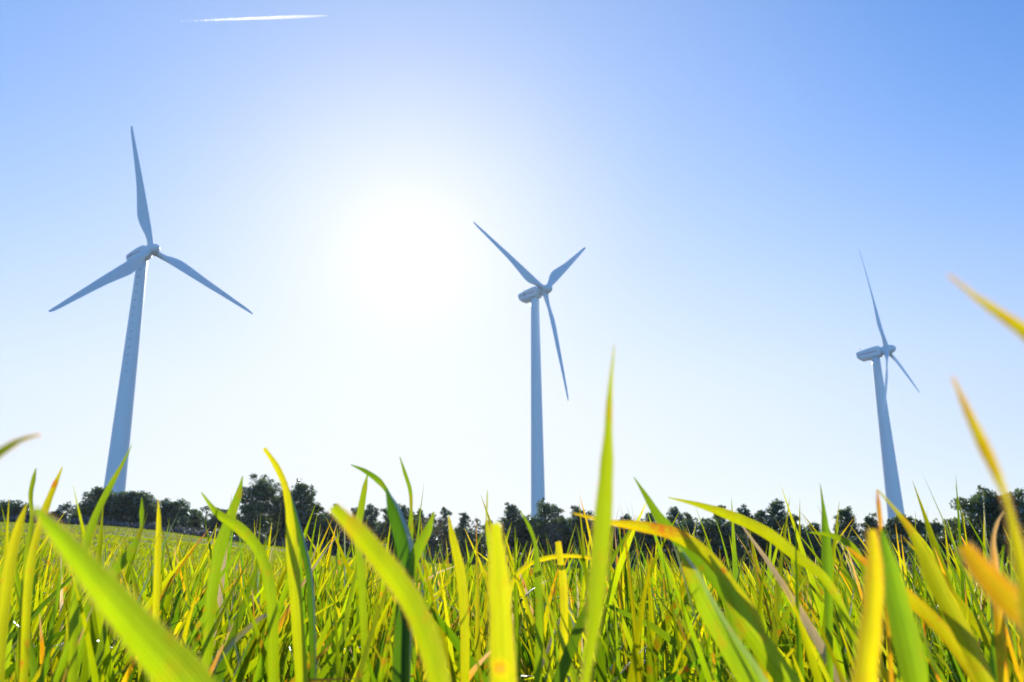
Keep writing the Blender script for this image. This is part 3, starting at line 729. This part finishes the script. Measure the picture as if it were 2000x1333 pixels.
# ------------------------------------------------------------------ the leaves that stand out, each its own thing
def catmull(P, nn):
    """smooth curve through P; tangents scaled to each span so short spans never loop"""
    P = [np.array(p, float) for p in P]; m = len(P); U = [(P[i + 1] - P[i]) / np.linalg.norm(P[i + 1] - P[i]) for i in range(m - 1)]
    D = [U[0]] + [(U[i - 1] + U[i]) / np.linalg.norm(U[i - 1] + U[i]) for i in range(1, m - 1)] + [U[-1]]; out = []
    for i in range(m - 1):
        h = np.linalg.norm(P[i + 1] - P[i])
        for t in np.linspace(0, 1, nn, endpoint=(i == m - 2)):
            out.append((2 * t ** 3 - 3 * t * t + 1) * P[i] + (t ** 3 - 2 * t * t + t) * h * D[i] + (3 * t * t - 2 * t ** 3) * P[i + 1] + (t ** 3 - t * t) * h * D[i + 1])
    return np.array(out)
def hero(label, pts, d, wpx, age0, age1, bri=.5, rust=0., tip='sharp', dtip=None, face=0.0, twist=0.0, spots=None, group='leaves standing out in the foreground'):
    """pts from tip to foot in picture pixels; stands at distance d, about wpx wide in the picture"""
    d1 = dtip or d * 1.02; n0 = len(pts)
    Q = []
    for i, p in enumerate(pts):
        t = i / (n0 - 1); dist = d1 * (1 - t) + d * t
        Q.append(at(p[0], p[1], dist))
    ws = [q for q in (wpx if isinstance(wpx, (list, tuple)) else [0] * n0)]
    last = Q[-1]; prev = Q[-2]; slope = (last - prev); slope /= np.linalg.norm(slope)
    g0 = gz(last[0], last[1])
    if last[2] - g0 > .02:           # carry the leaf on down to the soil, straightening as it goes
        hgt = last[2] - g0; sx = np.clip(slope[0] / max(.35, -slope[2]), -.9, .9)
        mid_ = last + np.array([sx * hgt * .35, 0, -hgt * .5]); end = last + np.array([sx * hgt * .5, 0, -hgt - .003])
        Q += [mid_, end]
    C = catmull(Q, 7); nn = len(C)
    arc = np.concatenate([[0], np.cumsum(np.linalg.norm(np.diff(C, axis=0), axis=1))]); s = arc / arc[-1]
    if isinstance(wpx, (list, tuple)):
        kn = np.linspace(0, 1, len(Q)); ctrl = list(ws) + [ws[-1] * .8] * (len(Q) - n0)
        # parameter by control index
        idx = np.concatenate([np.linspace(i, i + 1, 7, endpoint=(i == len(Q) - 2)) for i in range(len(Q) - 1)])
        wv = np.interp(idx, np.arange(len(Q)), ctrl) / F
        wv = wv * np.linalg.norm(C - np.array([0, 0, CAMH]), axis=1)
        wv = np.minimum(wv * .88, .02)
        jr = np.random.default_rng(len(label) + int(pts[0][0])); wv = wv * (1 + .05 * np.interp(np.arange(len(wv)), np.arange(0, len(wv) + 4, 4), jr.normal(size=len(np.arange(0, len(wv) + 4, 4)))))
    cc = C - np.array([0, 0, CAMH]); vd = cc / np.linalg.norm(cc, axis=1)[:, None]
    T_ = np.gradient(C, axis=0); T_ /= np.linalg.norm(T_, axis=1)[:, None]
    B = np.cross(T_, vd); B /= np.linalg.norm(B, axis=1)[:, None] + 1e-9; Nn = np.cross(B, T_)
    ang = (face + twist * s)[:, None]; B2 = B * np.cos(ang) + Nn * np.sin(ang); N2 = np.cross(B2, T_)
    cols = 5; V = []; A = []
    for j in range(cols):
        q = j / (cols - 1) * 2 - 1
        V.append(C + B2 * (wv[:, None] * q / 2) + N2 * (wv[:, None] * .30 * (abs(q) - .5)))
        a_ = np.zeros((nn, 4)); a_[:, 0] = -.035 + age0 + (age1 - age0) * (1 - s) ** 2.0 + (.10 * abs(q) if age0 > .3 else .03 * abs(q)); a_[:, 1] = bri; a_[:, 2] = (q + 1) / 2; a_[:, 3] = max(rust, .22); A.append(a_)
    V = np.stack(V, 1).reshape(-1, 3); A = np.stack(A, 1).reshape(-1, 4)
    if spots:
        for (sx, sy, srad) in spots:
            p = at(sx, sy, d); dist = np.linalg.norm(V - p, axis=1); k_ = np.clip(1.3 - dist / (srad * d / F), 0, 1); A[:, 0] = np.maximum(A[:, 0], k_ * .85); A[:, 3] = np.maximum(A[:, 3], k_)
    Fq = []; Fh = []
    for i in range(nn - 1):
        for j in range(cols - 1): a = i * cols + j; Fq.append((a, a + 1, a + cols + 1, a + cols))
    if d < .30:                      # fine pale hairs fringing the nearest leaves
        V = list(V); A = list(A); hr = random.Random(len(label))
        for i in range(1, int(nn * .8)):
            for j, sg in ((0, -1), (cols - 1, 1)):
                for _ in range(5):
                    f_ = hr.random(); p_ = V[i * cols + j] * (1 - f_) + V[(i - 1) * cols + j] * f_
                    dr = B2[i] * sg + T_[i] * hr.uniform(-.9, .2) + N2[i] * hr.uniform(-.5, .5); ln = hr.uniform(.0004, .0010)
                    k0 = len(V); V += [p_ - T_[i] * .00006, p_ + T_[i] * .00006, p_ + dr * ln, p_ + dr * ln + T_[i] * .00002]
                    A += [[.9, 1, .3, 0]] * 4; Fh.append((k0, k0 + 1, k0 + 3, k0 + 2))
        V = np.array(V); A = np.array(A)
    Fq = Fq + Fh
    foot = C[-1]
    o = mesh_np('wheat_leaf', V - foot, Fq, M_leaf, smooth=True, attrs={'leaf': A}, loc=tuple(foot))
    sol = o.modifiers.new('thickness', 'SOLIDIFY'); sol.thickness = 0.0003; sol.use_rim = True
    # keep it one sheet for translucency
    o.modifiers.remove(sol)
    tag(o, label, 'wheat leaf', group); return o
H_ = hero
H_('broad blurred lime leaf slanting across the lower left corner of the crop', [(68, 992), (120, 1052), (195, 1140), (275, 1235), (370, 1345)], .23, [8, 32, 52, 68, 84], .34, .2, .9)
H_('blunt-ended yellow-green leaf slanting down towards the centre bottom', [(650, 990), (695, 1035), (750, 1100), (800, 1170), (835, 1250), (860, 1345)], .27, [18, 36, 46, 50, 44, 42], .42, .36, .75, .2)
H_('bright yellow blunt upright leaf with a red spot, left of the middle tower', [(968, 1022), (972, 1080), (977, 1170), (980, 1260), (984, 1345)], .29, [18, 34, 44, 48, 50], .43, .47, 1.0, .1, spots=[(977, 1305, 26)])
H_('tall upright leaf rising highest, right of the middle tower', [(1200, 672), (1191, 770), (1187, 870), (1182, 960), (1174, 1060), (1166, 1150), (1155, 1250), (1142, 1345)], .27, [2, 11, 25, 36, 37, 34, 22, 14], .27, .42, .75, twist=.25)
H_('long arching leaf reaching left with its tip over the pines between middle and right towers', [(1305, 972), (1370, 988), (1440, 1013), (1500, 1043), (1550, 1082), (1610, 1130), (1650, 1200)], .55, [2, 12, 22, 24, 22, 18, 14], .28, .52, .7)
H_('orange-topped leaf arching low right of the tall upright leaf', [(1120, 1003), (1190, 1020), (1260, 1030), (1320, 1045), (1375, 1080), (1425, 1140), (1475, 1210), (1500, 1345)], .46, [3, 12, 24, 28, 26, 24, 22, 22], .32, .68, .6, .8)
H_('pointed green leaf leaning left above the arching orange one', [(1238, 932), (1262, 970), (1290, 1015), (1330, 1060), (1375, 1105), (1420, 1170), (1450, 1345)], .52, [2, 12, 22, 27, 26, 24, 22], .22, .15, .6)
H_('broad bright leaf with a shadowed right half, lower right of centre', [(1325, 1068), (1352, 1120), (1385, 1190), (1430, 1265), (1480, 1345)], .42, [4, 28, 42, 50, 52], .32, .2, .95, face=.25)
H_('broad lime leaf parallel to the shadowed one on its right', [(1385, 1085), (1415, 1140), (1450, 1210), (1500, 1280), (1545, 1345)], .45, [4, 26, 40, 44, 46], .30, .3, .9, face=-.2)
H_('upright spear-like leaf with a hair-thin tip left of the right tower', [(1602, 945), (1609, 1000), (1613, 1050), (1616, 1100), (1618, 1160), (1622, 1345)], .62, [1, 8, 18, 21, 16, 12], .20, .1, .55)
H_('yellow blurred leaf tip entering high at the right edge', [(1850, 535), (1895, 572), (1945, 608), (2010, 655), (2090, 740), (2130, 900)], .20, [1, 7, 15, 24, 30, 30], .50, .66, .8)
H_('blurred orange to green leaf hanging above the big dark pine', [(1860, 735), (1886, 795), (1918, 865), (1948, 930), (1968, 985), (1985, 1060), (2010, 1180), (2030, 1345)], .22, [2, 12, 20, 15, 6, 18, 30, 34], .22, .70, .6)
H_('blurred orange blunt leaf at the lower right edge', [(1882, 1065), (1915, 1110), (1960, 1160), (2020, 1215), (2080, 1290)], .24, [22, 38, 46, 50, 50], .44, .74, .7)
H_('long bent leaf with a thin stalk-like top crossing the right tower', [(1714, 957), (1745, 992), (1778, 1035), (1805, 1085), (1840, 1160), (1885, 1245), (1930, 1345)], .42, [3, 6, 13, 28, 34, 32, 30], .36, .55, .55, .4)
H_('narrow orange leaf hanging from the bent tip beside the right tower', [(1713, 956), (1716, 985), (1719, 1020), (1722, 1080), (1730, 1160), (1742, 1345)], .41, [2, 8, 8, 5, 6, 8], .72, .8, .6, .6)
H_('blurred pink-tipped yellow upright leaf left of the right tower foot', [(1703, 1035), (1708, 1100), (1706, 1170), (1698, 1250), (1688, 1345)], .27, [14, 28, 34, 38, 42], .36, .70, .85)
H_('green to yellow leaf standing just right of the pink-tipped one', [(1722, 1035), (1733, 1090), (1748, 1160), (1768, 1240), (1790, 1345)], .34, [5, 28, 42, 50, 50], .34, .1, .8)
H_('orange-edged leaf slanting down right below the right tower', [(1655, 1070), (1715, 1118), (1780, 1172), (1840, 1230), (1890, 1300), (1915, 1345)], .44, [5, 18, 25, 26, 22, 18], .44, .72, .6, .6)
H_('leaf with a cut-off tip rising left of centre above the tallest pines', [(516, 876), (538, 908), (556, 948), (565, 1000), (570, 1070), (578, 1170), (590, 1345)], .52, [8, 13, 13, 15, 24, 26, 24], .28, .60, .75, .15)
H_('dark green leaf backing the cut-off one', [(560, 940), (578, 1000), (592, 1055), (606, 1120), (612, 1200), (615, 1345)], .55, [3, 14, 24, 28, 26, 24], .05, .05, .25, face=1.0)
H_('arched leaf pointing left with a sharp tip left of centre', [(685, 908), (712, 920), (740, 940), (757, 962), (768, 990), (780, 1060)], .56, [2, 9, 14, 8, 10, 8], .20, .1, .55)
H_('broad dark green forked leaf left of centre', [(754, 955), (772, 1000), (790, 1060), (795, 1130), (790, 1230), (785, 1345)], .50, [3, 34, 42, 38, 40, 42], .05, .02, .2, face=.4)
H_('small curled leaf tip above the dark forked leaf', [(781, 893), (791, 925), (801, 958), (803, 1000), (800, 1060), (795, 1150)], .6, [2, 8, 8, 7, 16, 18], .28, .2, .6)
H_('light green leaf leaning right beside the forked one', [(848, 1000), (836, 1035), (818, 1070), (803, 1110), (795, 1180), (790, 1345)], .5, [3, 18, 24, 22, 18, 16], .22, .2, .7)
H_('narrow twin leaf rising to the left of the forked one', [(718, 925), (712, 955), (705, 995), (698, 1040), (705, 1120), (715, 1345)], .62, [2, 12, 15, 16, 15, 14], .24, .3, .6)
H_('long leaf leaning left of the tallest pines with a needle tip', [(474, 930), (466, 965), (450, 1010), (432, 1065), (418, 1130), (400, 1345)], .62, [2, 14, 22, 24, 22, 20], .26, .2, .7)
H_('leaf slanting down right across the tallest pine from a sharp tip', [(393, 962), (425, 1003), (465, 1030), (500, 1068), (522, 1120), (535, 1345)], .55, [2, 14, 20, 22, 22, 22], .30, .25, .7)
H_('slim leaf crossing the foot of the left turbine tower', [(258, 868), (240, 905), (215, 950), (190, 1000), (172, 1050), (150, 1150), (140, 1345)], .58, [1, 6, 11, 13, 14, 15, 16], .24, .25, .6)
H_('orange streaked leaf leaning right near the left edge', [(122, 912), (108, 945), (92, 985), (78, 1025), (60, 1100), (45, 1345)], .6, [2, 9, 12, 12, 14, 14], .28, .62, .6, .9)
H_('short bitten leaf tip near the left edge beside the orange streaked one', [(70, 915), (65, 938), (60, 965), (62, 1010), (55, 1080), (35, 1345)], .62, [2, 8, 8, 6, 12, 14], .3, .3, .4, .4)
H_('dark blurred leaf tip poking in from the left edge above the crop', [(80, 849), (45, 858), (15, 874), (-25, 905), (-70, 1000), (-90, 1200)], .28, [1, 7, 13, 18, 20, 20], .12, .3, .2)
H_('straight orange-tipped leaf standing below the third broad pine', [(309, 975), (310, 1010), (309, 1060), (307, 1120), (300, 1345)], .66, [1, 8, 11, 12, 12], .30, .66, .7, .5)
H_('lens-shaped leaf right of the left tower with a pinched middle', [(277, 972), (277, 1000), (275, 1032), (268, 1052), (250, 1085), (205, 1135), (165, 1200)], .6, [1, 9, 4, 10, 18, 18, 14], .22, .2, .55)
H_('orange-edged leaf rising in front of the small pointed pines left of the gap', [(876, 1008), (884, 1050), (898, 1110), (906, 1180), (908, 1345)], .55, [3, 14, 20, 20, 18], .32, .55, .7, .4)
H_('thin-necked leaf just left of the yellow blunt upright one', [(952, 958), (951, 990), (950, 1012), (958, 1060), (972, 1110), (985, 1200)], .56, [2, 4, 3, 18, 24, 20], .26, .4, .8)
H_('slender leaf crossing the foot of the middle tower', [(1016, 998), (1034, 1030), (1045, 1062), (1049, 1110), (1054, 1200), (1050, 1345)], .6, [2, 8, 7, 16, 18, 14], .24, .2, .6)
H_('blunt yellow stub standing right of the middle tower', [(1090, 1058), (1094, 1090), (1100, 1140), (1102, 1220), (1098, 1345)], .6, [12, 14, 17, 18, 16], .46, .58, .8)
H_('narrow leaf with a curling brown tip before the big dark pine', [(1961, 998), (1948, 1020), (1940, 1055), (1942, 1100), (1950, 1180), (1960, 1345)], .5, [1, 5, 8, 15, 18, 18], .35, .95, .6, .6)
H_('rust-blotched leaf leaning right at the far left of the crop', [(52, 985), (38, 1025), (26, 1070), (15, 1130), (0, 1250), (-5, 1345)], .52, [2, 14, 18, 20, 20, 20], .24, .62, .6, 1.0)
H_('low arching yellow leaf over the dark shrubs right of the middle tower', [(1180, 1100), (1150, 1090), (1110, 1086), (1070, 1090), (1035, 1102), (1005, 1130), (990, 1200)], .62, [2, 6, 8, 9, 9, 9, 9], .42, .65, .7)
H_('curved leaf bowing right on the slope left of the right tower', [(1580, 1040), (1620, 1045), (1655, 1060), (1682, 1095), (1695, 1140), (1705, 1345)], .6, [2, 9, 13, 14, 13, 12], .25, .3, .6)

# ------------------------------------------------------------------ haze
def haze():
    Vs = [(x, y, z) for x in (-260, 260) for y in (-120, 420) for z in (-8, 95)]
    o = mesh_py('haze', Vs, [(0, 1, 3, 2), (4, 6, 7, 5), (0, 4, 5, 1), (2, 3, 7, 6), (0, 2, 6, 4), (1, 5, 7, 3)], M_white)
    m = bpy.data.materials.new('haze_air'); m.use_nodes = True; N = m.node_tree.nodes; N.clear(); out = N.new('ShaderNodeOutputMaterial')
    v = N.new('ShaderNodeVolumePrincipled'); v.inputs['Color'].default_value = (.86, .92, 1, 1); v.inputs['Density'].default_value = 0.00008; v.inputs['Anisotropy'].default_value = 0.5
    m.node_tree.links.new(v.outputs[0], out.inputs['Volume']); o.data.materials.clear(); o.data.materials.append(m)
    tag(o, 'thin bright air between the camera and the far trees and turbines', None, None, 'stuff')
haze()
